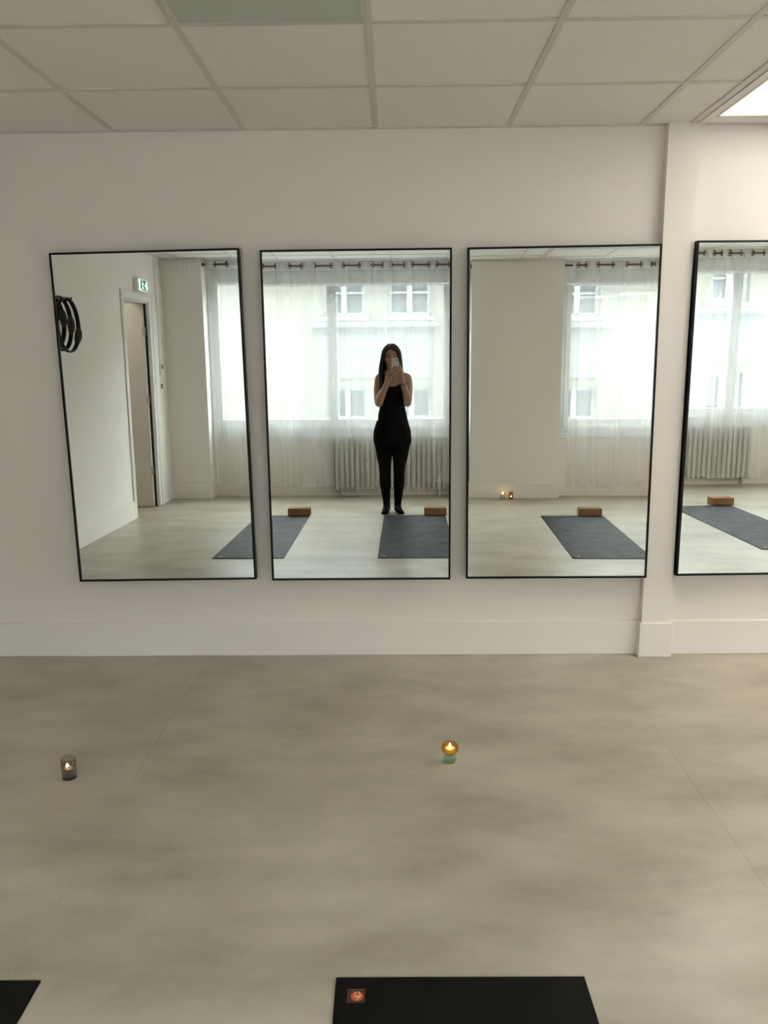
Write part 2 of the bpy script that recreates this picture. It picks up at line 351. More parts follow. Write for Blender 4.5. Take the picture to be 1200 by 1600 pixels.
# ------------------------------------------------------------------ curtains, rods
YC, ZR = -5.155, 2.462
def rod(x0, x1, label):
    t = thing('curtain_rod', label, 'curtain rod', (x0, YC, ZR), 'bronze curtain rods')
    tube('pole', [(0, 0, 0), (x1-x0, 0, 0)], .009, BRONZE, t, 12)
    for x in (.006, x1-x0-.006):
        link('end_socket', join([tube_mesh([(x-.006, 0, 0), (x+.006, 0, 0)], .02, 16)]), t, BRONZE)
rod(W1[0], W1[1], 'bronze curtain rod across the window behind the photographer')
rod(W2[0], W2[1], 'bronze curtain rod across the window right of the pier')
gm = torus_mesh(.025, .0055, 20, 6); gm.materials.append(GROM)
for p in gm.polygons: p.use_smooth = True
def curtain(x0, x1, rings, hem0, hem1, seed, label, pleats=()):
    """rings: x of the grommets; between ring 2k and 2k+1 the cloth runs behind the rod"""
    rnd = random.Random(seed)
    t = thing('sheer_curtain', label, 'curtain', (x0, YC, 0), 'white sheer eyelet curtains')
    W = x1-x0; n = max(60, int(W/.006)); rows = 26; zt = 2.503
    R = [r-x0 for r in rings]
    def ph(u):                                  # smooth phase: 0 at ring 0, pi per ring
        if u <= R[0]: return PI*(u-R[0])/.12
        for k in range(len(R)-1):
            if u <= R[k+1]: return PI*(k+(u-R[k])/(R[k+1]-R[k]))
        return PI*(len(R)-1)+PI*(u-R[-1])/.12
    extra = [(rnd.uniform(0, W), rnd.uniform(.012, .035), rnd.uniform(.003, .009)*rnd.choice((-1, 1)), rnd.uniform(0, .9)) for _ in range(int(W*6))]
    vs = []
    for j in range(rows+1):
        f = j/rows
        for i in range(n+1):
            u = W*i/n
            hem = hem0+(hem1-hem0)*u/W+.006*math.sin(u*9+seed)+.004*math.sin(u*23+2*seed)
            z = zt+(hem-zt)*f
            amp = .021-.004*f
            y = -amp*math.sin(ph(u))            # behind the rod first
            y += .006*f*math.sin(u*17+seed*1.7+f*1.5)
            for (c, s, a, d0) in extra:
                if f > d0*.35: y += a*min(1, (f-d0*.35)*3)*math.exp(-((u-c-.02*f*math.sin(c*31))/s)**2)
            xx = u+.012*f*math.sin(u*6+seed)
            for (c, s) in pleats:               # gathered bunches: cloth doubles back on itself
                e = math.exp(-((u-c)/.032)**2); xx += s*e*math.sin((u-c)*95)*(.25+.75*min(1, f*3)); y += .010*e*math.cos((u-c)*95)
            vs.append((xx, y, z))
    fs = [(j*(n+1)+i, j*(n+1)+i+1, (j+1)*(n+1)+i+1, (j+1)*(n+1)+i) for j in range(rows) for i in range(n)]
    fab = link('fabric', pyd(vs, fs), t, SHEER, None, True)
    # doubled hem at the foot and along the header
    def strip(j0, z_lo, z_hi):
        v2 = []
        for i in range(n+1):
            x, y, z = vs[j0*(n+1)+i]; base = z
            v2.append((x, y+.0012, base+z_lo)); v2.append((x, y+.0012, base+z_hi))
        return pyd(v2, [(2*i, 2*i+2, 2*i+3, 2*i+1) for i in range(n)])
    link('hem', strip(rows, 0, .012), t, SHEER, None, True); link('header_band', strip(0, -.085, 0), t, HEM, None, True)
    for k, r in enumerate(R):
        g = bpy.data.objects.new('grommet', gm); COL.objects.link(g); g.parent = t
        g.location = (r, 0, ZR); g.rotation_euler = (PI/2, 0, (PI/2-.9) if k % 2 == 0 else (PI/2+.9))
    return t
curtain(-2.19, -1.185, [-2.10, -1.955, -1.79, -1.62, -1.46, -1.307], .118, .126, 3, 'sheer curtain panel at the far left of the left window', [(.45, .022), (.90, .022)])
curtain(-1.205, -.118, [-1.165, -1.03, -.897, -.703, -.585, -.398, -.266, -.150], .126, .128, 5, 'sheer curtain panel in the middle of the window, left of the person', [(.07, .026), (.30, .018), (.66, .018), (.95, .018)])
curtain(-.140, .615, [-.066, .086, .162, .349, .424, .57], .130, .175, 9, 'sheer curtain panel in the middle window, right of the person', [(.07, .022), (.33, .020), (.52, .024)])
curtain(1.705, 2.60, [1.76, 1.855, 1.97, 2.14, 2.27, 2.434, 2.53, 2.59], .118, .125, 13, 'sheer curtain panel next to the pier with the two candles', [(.07, .022), (.30, .016), (.55, .016), (.80, .026)])
curtain(2.575, 3.90, [2.68, 2.84, 2.95, 3.12, 3.25, 3.42, 3.55, 3.68, 3.775, 3.87], .115, .11, 17, 'sheer curtain panel in the middle of the right window', [(.07, .02), (.4, .02), (.9, .02), (1.15, .022)])
curtain(3.872, 5.36, [3.95, 4.087, 4.20, 4.337, 4.47, 4.62, 4.75, 4.9, 5.03, 5.18], .09, .11, 21, 'sheer curtain panel at the far end of the right window', [(.10, .022), (.26, .026), (.6, .02), (1.0, .02)])

# ------------------------------------------------------------------ radiators
def rad_section(h):
    me = box_mesh(-.0225, .0225, -.034, .036, 0, h, .006, 2)
    return me
sec = rad_section(.565); sec.materials.append(RAD)
for p in sec.polygons: p.use_smooth = False
def radiator(x0, n, label):
    t = thing('radiator', label, 'radiator', (x0, -5.236, 0), 'white sectional radiators')
    for k in range(n):
        o = bpy.data.objects.new('section', sec); COL.objects.link(o); o.parent = t; o.location = (.029+.058*k, 0, .078)
    W = n*.058
    tube('header_pipe', [(.01, 0, .12), (W-.01, 0, .12)], .014, RAD, t); tube('header_pipe', [(.01, 0, .60), (W-.01, 0, .60)], .014, RAD, t)
    for x in (.11, W-.08): box('foot', x-.012, x+.012, -.03, .03, 0, .085, RAD, t, .003, 1)
    return t
radiator(-.782, 23, 'white sectional radiator under the window behind the person')
radiator(3.02, 24, 'white sectional radiator under the right window')

# ------------------------------------------------------------------ door in the left wall
d = bpy.data.objects.new('door_1', None); COL.objects.link(d); d.location = (XL, DY1, 0); struct(d, 'open door in a pale frame under the exit sign')
y1 = DY0-DY1
link('casing', join([box_mesh(0, .014, 0, .065, 0, DZ+.065, .002, 1), box_mesh(0, .014, y1-.065, y1, 0, DZ+.065, .002, 1), box_mesh(0, .014, y1, 0, DZ, DZ+.065, .002, 1)]), d, TRIM)
link('jamb_lining', join([box_mesh(-.12, 0, -.016, 0, 0, DZ), box_mesh(-.12, 0, y1, y1+.016, 0, DZ), box_mesh(-.12, 0, y1+.016, -.016, DZ-.016, DZ)]), d, TRIM)
box('corner_strip', 0, .02, y1-.19, y1-.066, 0, DZ+.065, TRIM, d, .004, 1)
box('black_strip', -.030, -.016, y1+.016, y1+.036, 0, DZ-.016, BLACKM, d)  # plain black strip between jamb and leaf
lf = box('leaf', -.745, -.032, y1+.036, y1+.075, .006, DZ-.02, DOORM, d, .002, 1)
box('kick_rail', -.735, -.045, y1+.075, y1+.078, .01, .12, DOORM, lf)
for z in (.35, 1.10, 1.75):
    link('hinge', join([box_mesh(-.045, -.022, y1+.034, y1+.078, z, z+.08, .002, 1), tube_mesh([(-.022, y1+.076, z-.004), (-.022, y1+.076, z+.084)], .007, 10)]), lf, STEEL)
link('door_handle', join([tube_mesh([(-.69, y1+.07, 1.03), (-.69, y1+.115, 1.03), (-.58, y1+.12, 1.03)], .009, 10), box_mesh(-.71, -.67, y1+.075, y1+.083, .93, 1.13, .003, 1)]), lf, STEEL)

# exit sign
t = thing('exit_sign', 'lit green exit sign with a running figure above the door', 'exit sign', (XL, -4.35, 2.145))
box('housing', 0, .055, -.13, .13, 0, .108, WHITEP, t, .006, 2)
box('lit_panel', .0545, .0585, -.124, .124, .005, .103, SIGNW, t)
box('green_panel', .0585, .0595, -.122, .085, .008, .100, SIGNG, t)
def flat_yz(name, pts, m, parent, x, th=.0008):
    me = poly_prism(pts, th)
    for v in me.vertices: v.co = Vector((x+(-v.co.y), v.co.x, v.co.z))
    return link(name, me, parent, m)
flat_yz('doorway_mark', [(-.115, .016), (-.068, .016), (-.068, .092), (-.115, .092)], SIGNW, t, .0595)
flat_yz('arrow_mark', [(-.030, .054), (-.052, .034), (-.052, .047), (-.064, .047), (-.064, .061), (-.052, .061), (-.052, .074)], SIGNW, t, .0595)
flat_yz('running_figure_mark', [(.066, .018), (.040, .032), (.030, .050), (.050, .060), (.044, .070), (.022, .066), (.018, .074), (.046, .084), (.050, .094), (.036, .096), (.030, .088), (.004, .076), (-.006, .060), (.006, .058), (.012, .052), (.006, .036), (-.018, .022), (-.010, .014), (.020, .030), (.040, .020), (.060, .010)], SIGNW, t, .0595)

# thermostat, switch, cable, junction box
t = thing('thermostat', 'small white thermostat with a grey display between door and corner', 'thermostat', (XL, -4.885, 1.37))
box('case', 0, .026, -.04, .04, 0, .118, WHITEP, t, .004, 2); box('display', .026, .0275, -.028, .028, .066, .106, GREYP, t)
t = thing('wall_switch', 'small wall switch plate below the thermostat', 'switch', (XL, -4.875, 1.222))
box('plate', 0, .010, -.04, .04, 0, .082, WHITEP, t, .003, 2); box('rocker', .010, .014, -.024, .024, .016, .066, GREYP, t, .002, 1)
tag(link('cable_duct', join([box_mesh(XL, XL+.010, -4.892, -4.878, 1.488, HC-.001, .002, 1)]), None, TRIM), 'thin white cable duct running from ceiling to thermostat', 'cable duct')
t = thing('junction_box', 'white square box near the ceiling on the left pier', 'junction box', (-2.432, YP, 2.405))
box('case', -.043, .043, 0, .034, 0, .078, WHITEP, t, .005, 2)
for a, b in ((-.02, .02), (.02, .02), (-.02, .058), (.02, .058)): tube('screw', [(a, .033, b), (a, .0355, b)], .004, GREYP, t, 8)

# ------------------------------------------------------------------ exercise rings on the left wall
def ex_ring(off, rot, label, dz):
    RR, hw = .190, .016
    t = thing('exercise_ring', label, 'exercise ring', (XL+off, -2.315, 1.768+dz), 'black exercise rings on the wall hook', (rot, 0, 0))
    vs, fs = [], []; ns = 56
    for i in range(ns):
        a = 2*PI*i/ns
        for rr, xx in ((RR+.004, -hw), (RR+.006, 0), (RR+.004, hw), (RR-.005, hw), (RR-.007, 0), (RR-.005, -hw)): vs.append((xx, rr*math.cos(a), rr*math.sin(a)))
    for i in range(ns):
        for k in range(6): fs.append((i*6+k, ((i+1) % ns)*6+k, ((i+1) % ns)*6+(k+1) % 6, i*6+(k+1) % 6))
    link('hoop', pyd(vs, fs), t, RINGB, None, True)
    def pad(a, r0, m, nm, h):
        vs, fs = [], []; nu, nv = 20, 4
        for j in range(nv+1):
            s = (1-(j/nv)**2)**.5 if j < nv else 0.
            for i in range(nu):
                b = 2*PI*i/nu; x = .028*max(s, .0)*math.cos(b); ta = .072*max(s, .0)*math.sin(b)
                r = r0+h*j/nv; vs.append((x, r*math.cos(a+ta/RR), r*math.sin(a+ta/RR)))
        for j in range(nv):
            for i in range(nu): fs.append((j*nu+i, j*nu+(i+1) % nu, (j+1)*nu+(i+1) % nu, (j+1)*nu+i))
        fs.append(tuple(range(nu)))
        link(nm, pyd(vs, fs), t, m, None, True)
    for a in (PI, 0):
        pad(a, RR-.004, PADG, 'inner_pad', -.016); pad(a, RR+.004, RINGB, 'outer_pad', .016)
ex_ring(.034, -.22, 'black exercise ring hanging closest to the wall', .012)
ex_ring(.090, .02, 'black exercise ring hanging between the other two', .004)
ex_ring(.146, .40, 'black exercise ring hanging outermost on the hook', -.006)
t = thing('wall_hook', 'black wall hook the exercise rings hang on', 'hook', (XL, -2.315, 1.935))
tube('peg', [(0, 0, 0), (.185, 0, 0), (.192, 0, .02)], .007, RINGB, t, 10); lathe('rosette', [(0, .0), (.02, .0), (.02, .006), (0, .006)], RINGB, t).rotation_euler = (0, PI/2, 0)

# ------------------------------------------------------------------ mirrors
MW, MH = .890, 1.583
def mirror(X, Z, t_, nx, nz, nz_top, yg, label, w_=MW, h_=MH):
    root = thing('wall_mirror', label, 'mirror', (X+h_/2*math.sin(t_), yg+nz*(-h_/2), Z-h_/2), 'tall black-framed wall mirrors', (-nz, -t_, nx))
    fw, dep = .009, .030
    a = w_/2
    link('frame', join([box_mesh(-a, -a+fw, -.006, dep, 0, h_), box_mesh(a-fw, a, -.006, dep, 0, h_), box_mesh(-a+fw, a-fw, -.006, dep, 0, fw), box_mesh(-a+fw, a-fw, -.006, dep, h_-fw, h_)]), root, BLACKM)
    box('backing', -a+fw, a-fw, .012, dep-.002, fw, h_-fw, BLACKM, root)
    n = 60; vs = []; g = 0; zz = 0; z0 = 1.35-(Z-h_/2); prev = 0
    for j in range(n+1):
        z = fw+(h_-2*fw)*j/n; s = min(max((z-z0)/.62, 0), 1.1); sl = (nz_top-nz)*s
        if j: g += (sl+prev)/2*(z-zz)
        zz = z; prev = sl
        vs += [(-a+fw, g, z), (a-fw, g, z)]
    fs = [(2*j, 2*j+1, 2*j+3, 2*j+2) for j in range(n)]
    link('glass', pyd(vs, fs), root, MIRROR, None, True)
mirror(-1.1428, 1.2047, .0129, -.0168, .0062, -.0045, -.041, 'leftmost tall mirror, reflecting the open door and exit sign')
mirror(-.1663, 1.2020, .002, -.0053, .0062, -.0017, -.040, 'second tall mirror, reflecting the person with the phone')
mirror(.7995, 1.2065, .0055, -.0223, .0072, .001, -.044, 'third tall mirror, left of the column, reflecting the pier with candles')
mirror(1.838, 1.219, 0, .0296, -.0016, -.0105, -.050, 'rightmost tall mirror, right of the column')

# ------------------------------------------------------------------ yoga mats and blocks
def text_mesh(body, size):
    c = bpy.data.curves.new('t', 'FONT'); c.body = body; c.size = size; c.align_x = 'CENTER'; c.align_y = 'CENTER'
    o = bpy.data.objects.new('t', c); COL.objects.link(o)
    dg = bpy.context.evaluated_depsgraph_get(); me = bpy.data.meshes.new_from_object(o.evaluated_get(dg)); bpy.data.objects.remove(o); return me
def stroke(pts, w_):
    ms = []
    for (a, b), (c, e) in zip(pts[:-1], pts[1:]):
        dx, dy = c-a, e-b; L = math.hypot(dx, dy); nx_, ny_ = -dy/L*w_/2, dx/L*w_/2
        ms.append(pyd([(a+nx_, b+ny_, 0), (a-nx_, b-ny_, 0), (c-nx_, e-ny_, 0), (c+nx_, e+ny_, 0)], [(0, 1, 2, 3)]))
    return join(ms)
def make_mat():
    t = thing('yoga_mat', '', 'yoga mat', (0, 0, 0), 'black yoga mats laid in a row')
    # origin: front left corner, mat runs towards -y
    W, L = .61, 1.80
    bm = bmesh.new(); nx, ny = 10, 30
    V = [[bm.verts.new((W*i/nx, -L*j/ny, .0045)) for i in range(nx+1)] for j in range(ny+1)]
    for j in range(ny):
        for i in range(nx): bm.faces.new((V[j][i], V[j+1][i], V[j+1][i+1], V[j][i+1]))
    r = bmesh.ops.extrude_face_region(bm, geom=list(bm.faces))
    for v in [g for g in r['geom'] if isinstance(g, bmesh.types.BMVert)]: v.co.z = .0002
    bmesh.ops.recalc_face_normals(bm, faces=bm.faces)
    me = bpy.data.meshes.new('mesh'); bm.to_mesh(me); bm.free(); link('sheet', me, t, MATB)
    # stitched tag: 42 x 44 mm
    tg = box('logo_tag', .030, .073, -.081, -.038, .0045, .0055, TAGB, t)
    px = lambda x, y: (.030+(x-275)/515*.043, -.038-(y-385)/425*.043)
    cx, cy = px(560, 610); e = [(cx+.0150*math.cos(2*PI*k/32), cy+.0145*math.sin(2*PI*k/32), .0056) for k in range(32)]
    link('logo_disc', pyd(e, [tuple(range(32))]), tg, TAGO)
    S = [[(510, 485), (492, 580), (515, 600)], [(445, 632), (520, 632), (552, 592), (580, 640), (545, 712), (580, 725)], [(588, 470), (625, 520), (655, 580), (645, 640)], [(640, 560), (615, 620), (608, 695)], [(580, 640), (600, 600)]]
    me = join([stroke([px(*p) for p in s], .0013) for s in S])
    for v in me.vertices: v.co.z = .0058
    link('logo_figure', me, tg, TAGW)
    tm = text_mesh('MANDUKA PRO', .0052); x_, y_ = px(570, 415)
    for v in tm.vertices: v.co = Vector((x_-v.co.x*.82, y_-v.co.y, .0058))
    link('logo_lettering', tm, tg, TAGY)
    return t
mt0 = make_mat()
def make_block():
    t = thing('yoga_block', '', 'yoga block', (0, 0, 0), 'cork yoga blocks behind the mats')
    box('body', 0, .222, -.12, 0, 0, .073, CORK, t, .004, 2); return t
bk0 = make_block()
mats = [(-1.486, -2.197, .000, 'black yoga mat at the left, in front of the first mirror'), (-.149, -2.187, .006, 'black yoga mat at the bottom centre with an orange logo tag'), (1.275, -2.19, 0, 'black yoga mat reflected whole in the third mirror'), (2.985, -2.19, 0, 'black yoga mat reflected in the rightmost mirror')]
blocks = [(-1.098, -4.0, -.01, 'cork block behind the leftmost mat'), (.262, -4.0, .01, 'cork block behind the mat nearest the person\'s feet'), (1.655, -4.0, -.01, 'cork block behind the mat in the third mirror'), (3.425, -4.0, -.03, 'cork block behind the mat in the rightmost mirror')]
for k, (x, y, a, lab) in enumerate(mats):
    o = mt0 if k == 0 else copy_tree(mt0)
    o.location = (x, y, 0); o.rotation_euler.z = a; o['label'] = lab
for k, (x, y, a, lab) in enumerate(blocks):
    o = bk0 if k == 0 else copy_tree(bk0)
    o.location = (x, y, 0); o.rotation_euler.z = a; o['label'] = lab

# ------------------------------------------------------------------ candles
def flame(parent, z, h=.016, r=.0048, x=0, y=0):
    lathe('flame', [(0, 0), (r*.7, h*.12), (r, h*.32), (r*.75, h*.6), (r*.3, h*.85), (0, h)], FLAME, parent, (x, y, z), 14)
t = thing('glass_candle', 'smoked glass LED candle on the floor at the left', 'candle', (-1.193, -1.222, 0), 'small flickering candles')
lathe('glass', [(0, .002), (.024, .002), (.0265, .005), (.0265, .078), (.0245, .078), (.0245, .007), (0, .006)], SMOKE, t, None, 36)
lathe('base_ring', [(0, 0), (.0255, 0), (.0255, .002), (0, .002)], WICK, t)
lathe('wax', [(0, .008), (.0235, .008), (.0235, .036), (.020, .040), (.010, .037), (0, .036)], WAXG, t)
tube('wick', [(.002, 0, .036), (.003, 0, .043)], .001, WICK, t, 6); flame(t, .043, .017, .0056, -.003, -.004)
t = thing('glass_candle_holder', 'ribbed amber glass candle holder on a green glass foot with tealight', 'candle holder', (.206, -1.112, 0), 'small flickering candles')
lathe('amber_bowl', [(.012, .030), (.020, .0325), (.0275, .040), (.0318, .051), (.0318, .060), (.0285, .070), (.0225, .0765), (.0205, .0765), (.0262, .069), (.0295, .059), (.0295, .052), (.0255, .042), (.018, .0352), (0, .034)], AMBER, t, None, 72, .028, 18)
lathe('green_foot', [(0, .0), (.020, .0), (.0235, .006), (.0235, .017), (.020, .026), (.014, .030), (0, .031)], GREEN, t, None, 72, .05, 12)
lathe('tealight_cup', [(0, .036), (.0165, .036), (.019, .0385), (.019, .056), (.0175, .056), (.017, .040), (0, .040)], WAXW, t)
lathe('wax', [(0, .040), (.017, .040), (.017, .054), (.010, .0525), (0, .052)], WAXW, t)
flame(t, .054, .022, .0052)
t = thing('pillar_candle', 'pale glowing candle on the floor against the pier', 'candle', (.998, -5.040, 0), 'small flickering candles')
lathe('glass', [(0, .001), (.027, .001), (.028, .004), (.029, .072), (.027, .072), (.0262, .006), (0, .005)], CLEAR, t)
lathe('wax', [(0, .006), (.0255, .006), (.0255, .052), (.012, .049), (0, .048)], WAXW, t); flame(t, .052, .026, .007)
t = thing('glass_candle', 'small brown glass candle beside the pale candle at the pier', 'candle', (1.090, -5.040, 0), 'small flickering candles')
lathe('glass', [(0, .001), (.021, .001), (.022, .004), (.022, .082), (.0205, .082), (.0205, .006), (0, .005)], BROWNG, t)
lathe('wax', [(0, .006), (.0195, .006), (.0195, .020), (0, .018)], WAXG, t); flame(t, .020, .022, .0065)

# ------------------------------------------------------------------ the street and the house opposite
struct(box('wall_upper_sky_block', -16, 22, YB-.22, YB, HC+.25, 11.5, STONE), 'unseen outer wall of the storeys above, added to shade the house opposite')  # unseen, added so less sky light reaches the house opposite
struct(box('wall_lower_sky_block', -16, 22, YB-.22, YB-.02, -4.2, -.06, STONE), 'unseen outer wall of the storey below, added to block sky light from beneath')  # unseen, added to stop sky light passing under the floor onto the facade
struct(box('street', -30, 40, -12.5, -5.5, -4.3, -4.2, ROAD))
bl = thing('house_facade', 'pale rendered house across the street seen through the curtains', 'building', (0, -12.5, -4.2))
up = [(-1.53, -.665), (-.22, .64), (2.65, 3.52), (4.6, 5.46), (7.12, 7.90), (-5.0, -4.14), (9.6, 10.5)]
lo = [(-1.468, -.637), (-.19, .67), (2.65, 3.52), (4.6, 5.46), (7.12, 7.90), (-5.0, -4.14), (9.6, 10.5)]
zf = lambda z: z+4.2
holes = [(a, b, zf(2.33), zf(3.95)) for a, b in up]+[(a, b, zf(-.75), zf(1.06)) for a, b in lo]
link('wall', holed_wall(-16, 22, 0, zf(4.35), -.35, 0, holes), bl, STONE)
box('eaves', -16, 22, -.35, .25, zf(4.35), zf(4.55), STONE2, bl)
def fwin(a, b, z0, z1, bar):
    s = .075
    w_ = link('window', join([box_mesh(a, a+s, -.22, -.13, zf(z0), zf(z1)), box_mesh(b-s, b, -.22, -.13, zf(z0), zf(z1)), box_mesh(a+s, b-s, -.22, -.13, zf(z0), zf(z0)+s), box_mesh(a+s, b-s, -.22, -.13, zf(z1)-s, zf(z1)), box_mesh((a+b)/2-.055, (a+b)/2+.055, -.22, -.115, zf(z0)+s, zf(z1)-s)]), bl, FWIN)
    for u, v in ((a+s, (a+b)/2-.055), ((a+b)/2+.055, b-s)):
        box('glazing_bar', u, v, -.20, -.15, zf(bar)-.018, zf(bar)+.018, FWIN, w_)
        box('pane', u, v, -.185, -.175, zf(z0)+s, zf(bar)-.018, FPANE, w_); box('pane', u, v, -.185, -.175, zf(bar)+.018, zf(z1)-s, FPANE, w_)
    box('window_sill', a-.06, b+.06, -.13, .07, zf(z0)-.07, zf(z0), FWIN, bl)
for a, b in up: fwin(a, b, 2.33, 3.95, 2.765)
for a, b in lo: fwin(a, b, -.75, 1.06, .45)
for a, b in ((-1.75, .78), (2.45, 3.71), (6.6, 8.3)):
    box('cornice', a, b, 0, .12, zf(2.14), zf(2.245), STONE2, bl); box('stone_panel', a+.12, b-.12, 0, .025, zf(1.22), zf(2.14), STONE2, bl)

# ------------------------------------------------------------------ the person with the phone
P0 = Vector((-.055, -4.17, 0))
person = thing('person', 'person in black tank top and leggings photographing the mirror with a phone', 'person', P0)
def L(x, y, z): return Vector((x, y, z))-P0
def loft(rings, seg=28):
    vs, fs = [], []
    for z, cx, cy, rx_, ry_ in rings:
        for k in range(seg):
            a = 2*PI*k/seg; ca, sa = math.cos(a), math.sin(a)
            vs.append(L(cx+rx_*math.copysign(abs(ca)**.9, ca), cy+ry_*math.copysign(abs(sa)**.9, sa), z))
    n = len(rings)
    for i in range(n-1):
        for k in range(seg): fs.append((i*seg+k, i*seg+(k+1) % seg, (i+1)*seg+(k+1) % seg, (i+1)*seg+k))
    fs.append(tuple(range(seg-1, -1, -1))); fs.append(tuple((n-1)*seg+k for k in range(seg))); return pyd(vs, fs)
def limb(pts, seg=16):
    """chain of (x,y,z,r): smooth tapered tube with round ends"""
    P = [Vector(p[:3])-P0 for p in pts]; R_ = [p[3] for p in pts]; out, rad = [], []
    for i in range(len(P)-1):
        p0, p1, p2, p3 = P[max(i-1, 0)], P[i], P[i+1], P[min(i+2, len(P)-1)]
        for s in range(6):
            u = s/6; out.append(.5*((2*p1)+(p2-p0)*u+(2*p0-5*p1+4*p2-p3)*u*u+(3*p1-p0-3*p2+p3)*u**3)); rad.append(R_[i]+(R_[i+1]-R_[i])*(3*u*u-2*u**3))
    out.append(P[-1]); rad.append(R_[-1])
    t0 = (out[0]-out[1]).normalized(); t1 = (out[-1]-out[-2]).normalized()
    pre = [(out[0]+t0*rad[0]*s, rad[0]*(1-s*s)**.5) for s in (.97, .8, .5)]; post = [(out[-1]+t1*rad[-1]*s, rad[-1]*(1-s*s)**.5) for s in (.5, .8, .97)]
    return tube_mesh([a for a, _ in pre]+out+[a for a, _ in post], [b for _, b in pre]+rad+[b for _, b in post], seg)
def ell(x, y, z, a, b, c):
    bm = bmesh.new(); bmesh.ops.create_uvsphere(bm, u_segments=32, v_segments=20, radius=1)
    for v in bm.verts: v.co = L(x, y, z)+Vector((v.co.x*a, v.co.y*b, v.co.z*c))
    me = bpy.data.meshes.new('mesh'); bm.to_mesh(me); bm.free(); return me
cx, cy = -.050, -4.17
parts = [loft([(.655, cx-.003, cy-.005, .125, .085), (.70, cx-.003, cy-.008, .178, .108), (.765, cx-.003, cy-.012, .188, .118), (.83, cx-.003, cy-.01, .182, .114), (.90, cx-.002, cy-.004, .160, .103), (.98, cx, cy, .136, .092), (1.06, cx, cy+.002, .120, .086), (1.13, cx+.002, cy+.004, .126, .094), (1.20, cx+.003, cy+.008, .140, .108), (1.26, cx+.005, cy+.006, .148, .110), (1.32, cx+.008, cy-.002, .152, .095), (1.365, cx+.008, cy-.008, .138, .078), (1.395, cx+.006, cy-.01, .09, .062), (1.42, cx+.002, cy-.006, .055, .053)]),
         limb([(cx, cy-.008, 1.36, .052), (cx-.004, cy+.002, 1.43, .048), (cx-.006, cy+.012, 1.49, .050)]),
         ell(cx-.008, cy+.018, 1.545, .071, .088, .098), ell(cx-.008, cy+.040, 1.478, .054, .060, .060), ell(cx-.008, cy+.07, 1.440, .026, .024, .020)]
# bust, nose, cheeks, ears
parts += [ell(cx-.062, cy+.082, 1.225, .058, .050, .056), ell(cx+.066, cy+.082, 1.225, .058, .050, .056)]
parts += [limb([(cx-.008, cy+.102, 1.545, .009), (cx-.008, cy+.116, 1.510, .0125), (cx-.008, cy+.112, 1.503, .013)], 10), ell(cx-.082, cy+.012, 1.525, .010, .018, .030), ell(cx+.064, cy+.012, 1.525, .010, .018, .030)]
parts += [ell(cx-.040, cy+.086, 1.508, .022, .018, .020), ell(cx+.024, cy+.086, 1.508, .022, .018, .020), limb([(cx-.045, cy+.094, 1.557, .010), (cx+.028, cy+.094, 1.557, .010)], 10)]
# legs and feet
for s, hx, pts in ((-1, -.140, [(-.143, .745, .098), (-.135, .607, .077), (-.129, .47, .057), (-.128, .40, .053), (-.128, .30, .0525), (-.122, .20, .042), (-.115, .10, .033), (-.114, .05, .034)]), (1, .036, [(.040, .745, .098), (.027, .607, .077), (.016, .47, .057), (.014, .40, .053), (.012, .30, .0525), (.006, .20, .042), (-.001, .10, .033), (-.002, .05, .034)])):
    yy = {.745: cy-.01, .607: cy+.005, .47: cy+.012, .40: cy+.0, .30: cy-.014, .20: cy-.014, .10: cy-.016, .05: cy-.016}
    parts.append(limb([(x, yy[z], z, r) for x, z, r in pts], 20))
    ax = -.114 if s < 0 else -.002; tx = -.134 if s < 0 else .030
    parts.append(limb([(ax-s*.004, cy-.045, .032, .031), (ax, cy, .040, .035), ((ax+tx)/2, cy+.06, .032, .032), (tx, cy+.115, .022, .021)], 14))
    parts.append(limb([(ax-s*.002, cy-.035, .022, .022), ((ax+tx)/2+s*.012, cy+.06, .020, .0195), (tx+s*.018, cy+.105, .016, .0155)], 12)); parts.append(limb([((ax+tx)/2-s*.012, cy+.06, .020, .0195), (tx-s*.014, cy+.12, .016, .0155)], 12))
# arms
el_R, wr_R = (.100, -4.055, 1.105), (.052, -3.945, 1.312)
el_L, wr_L = (-.180, -4.055, 1.105), (-.098, -3.955, 1.305)
parts.append(limb([(.060, cy-.008, 1.350, .044), (.095, cy-.004, 1.333, .046), (.112, cy+.02, 1.26, .041), (.108, -4.10, 1.16, .039), el_R+(.037,), (.094, -4.02, 1.165, .040), (.072, -3.975, 1.25, .031), wr_R+(.025,)], 18))
parts.append(limb([(-.150, cy-.008, 1.350, .044), (-.174, cy-.004, 1.333, .046), (-.190, cy+.02, 1.26, .041), (-.190, -4.10, 1.16, .039), el_L+(.037,), (-.162, -4.02, 1.165, .040), (-.122, -3.975, 1.245, .031), wr_L+(.025,)], 18))
# phone frame: u right, v up, w forward, origin at the lens
LENS = CAM-FW*.006
def ph(u, v, w_): return LENS+RT*u+UP*v+FW*w_
def phl(lst): return [(*ph(u, v, w_), r) for u, v, w_, r in lst]
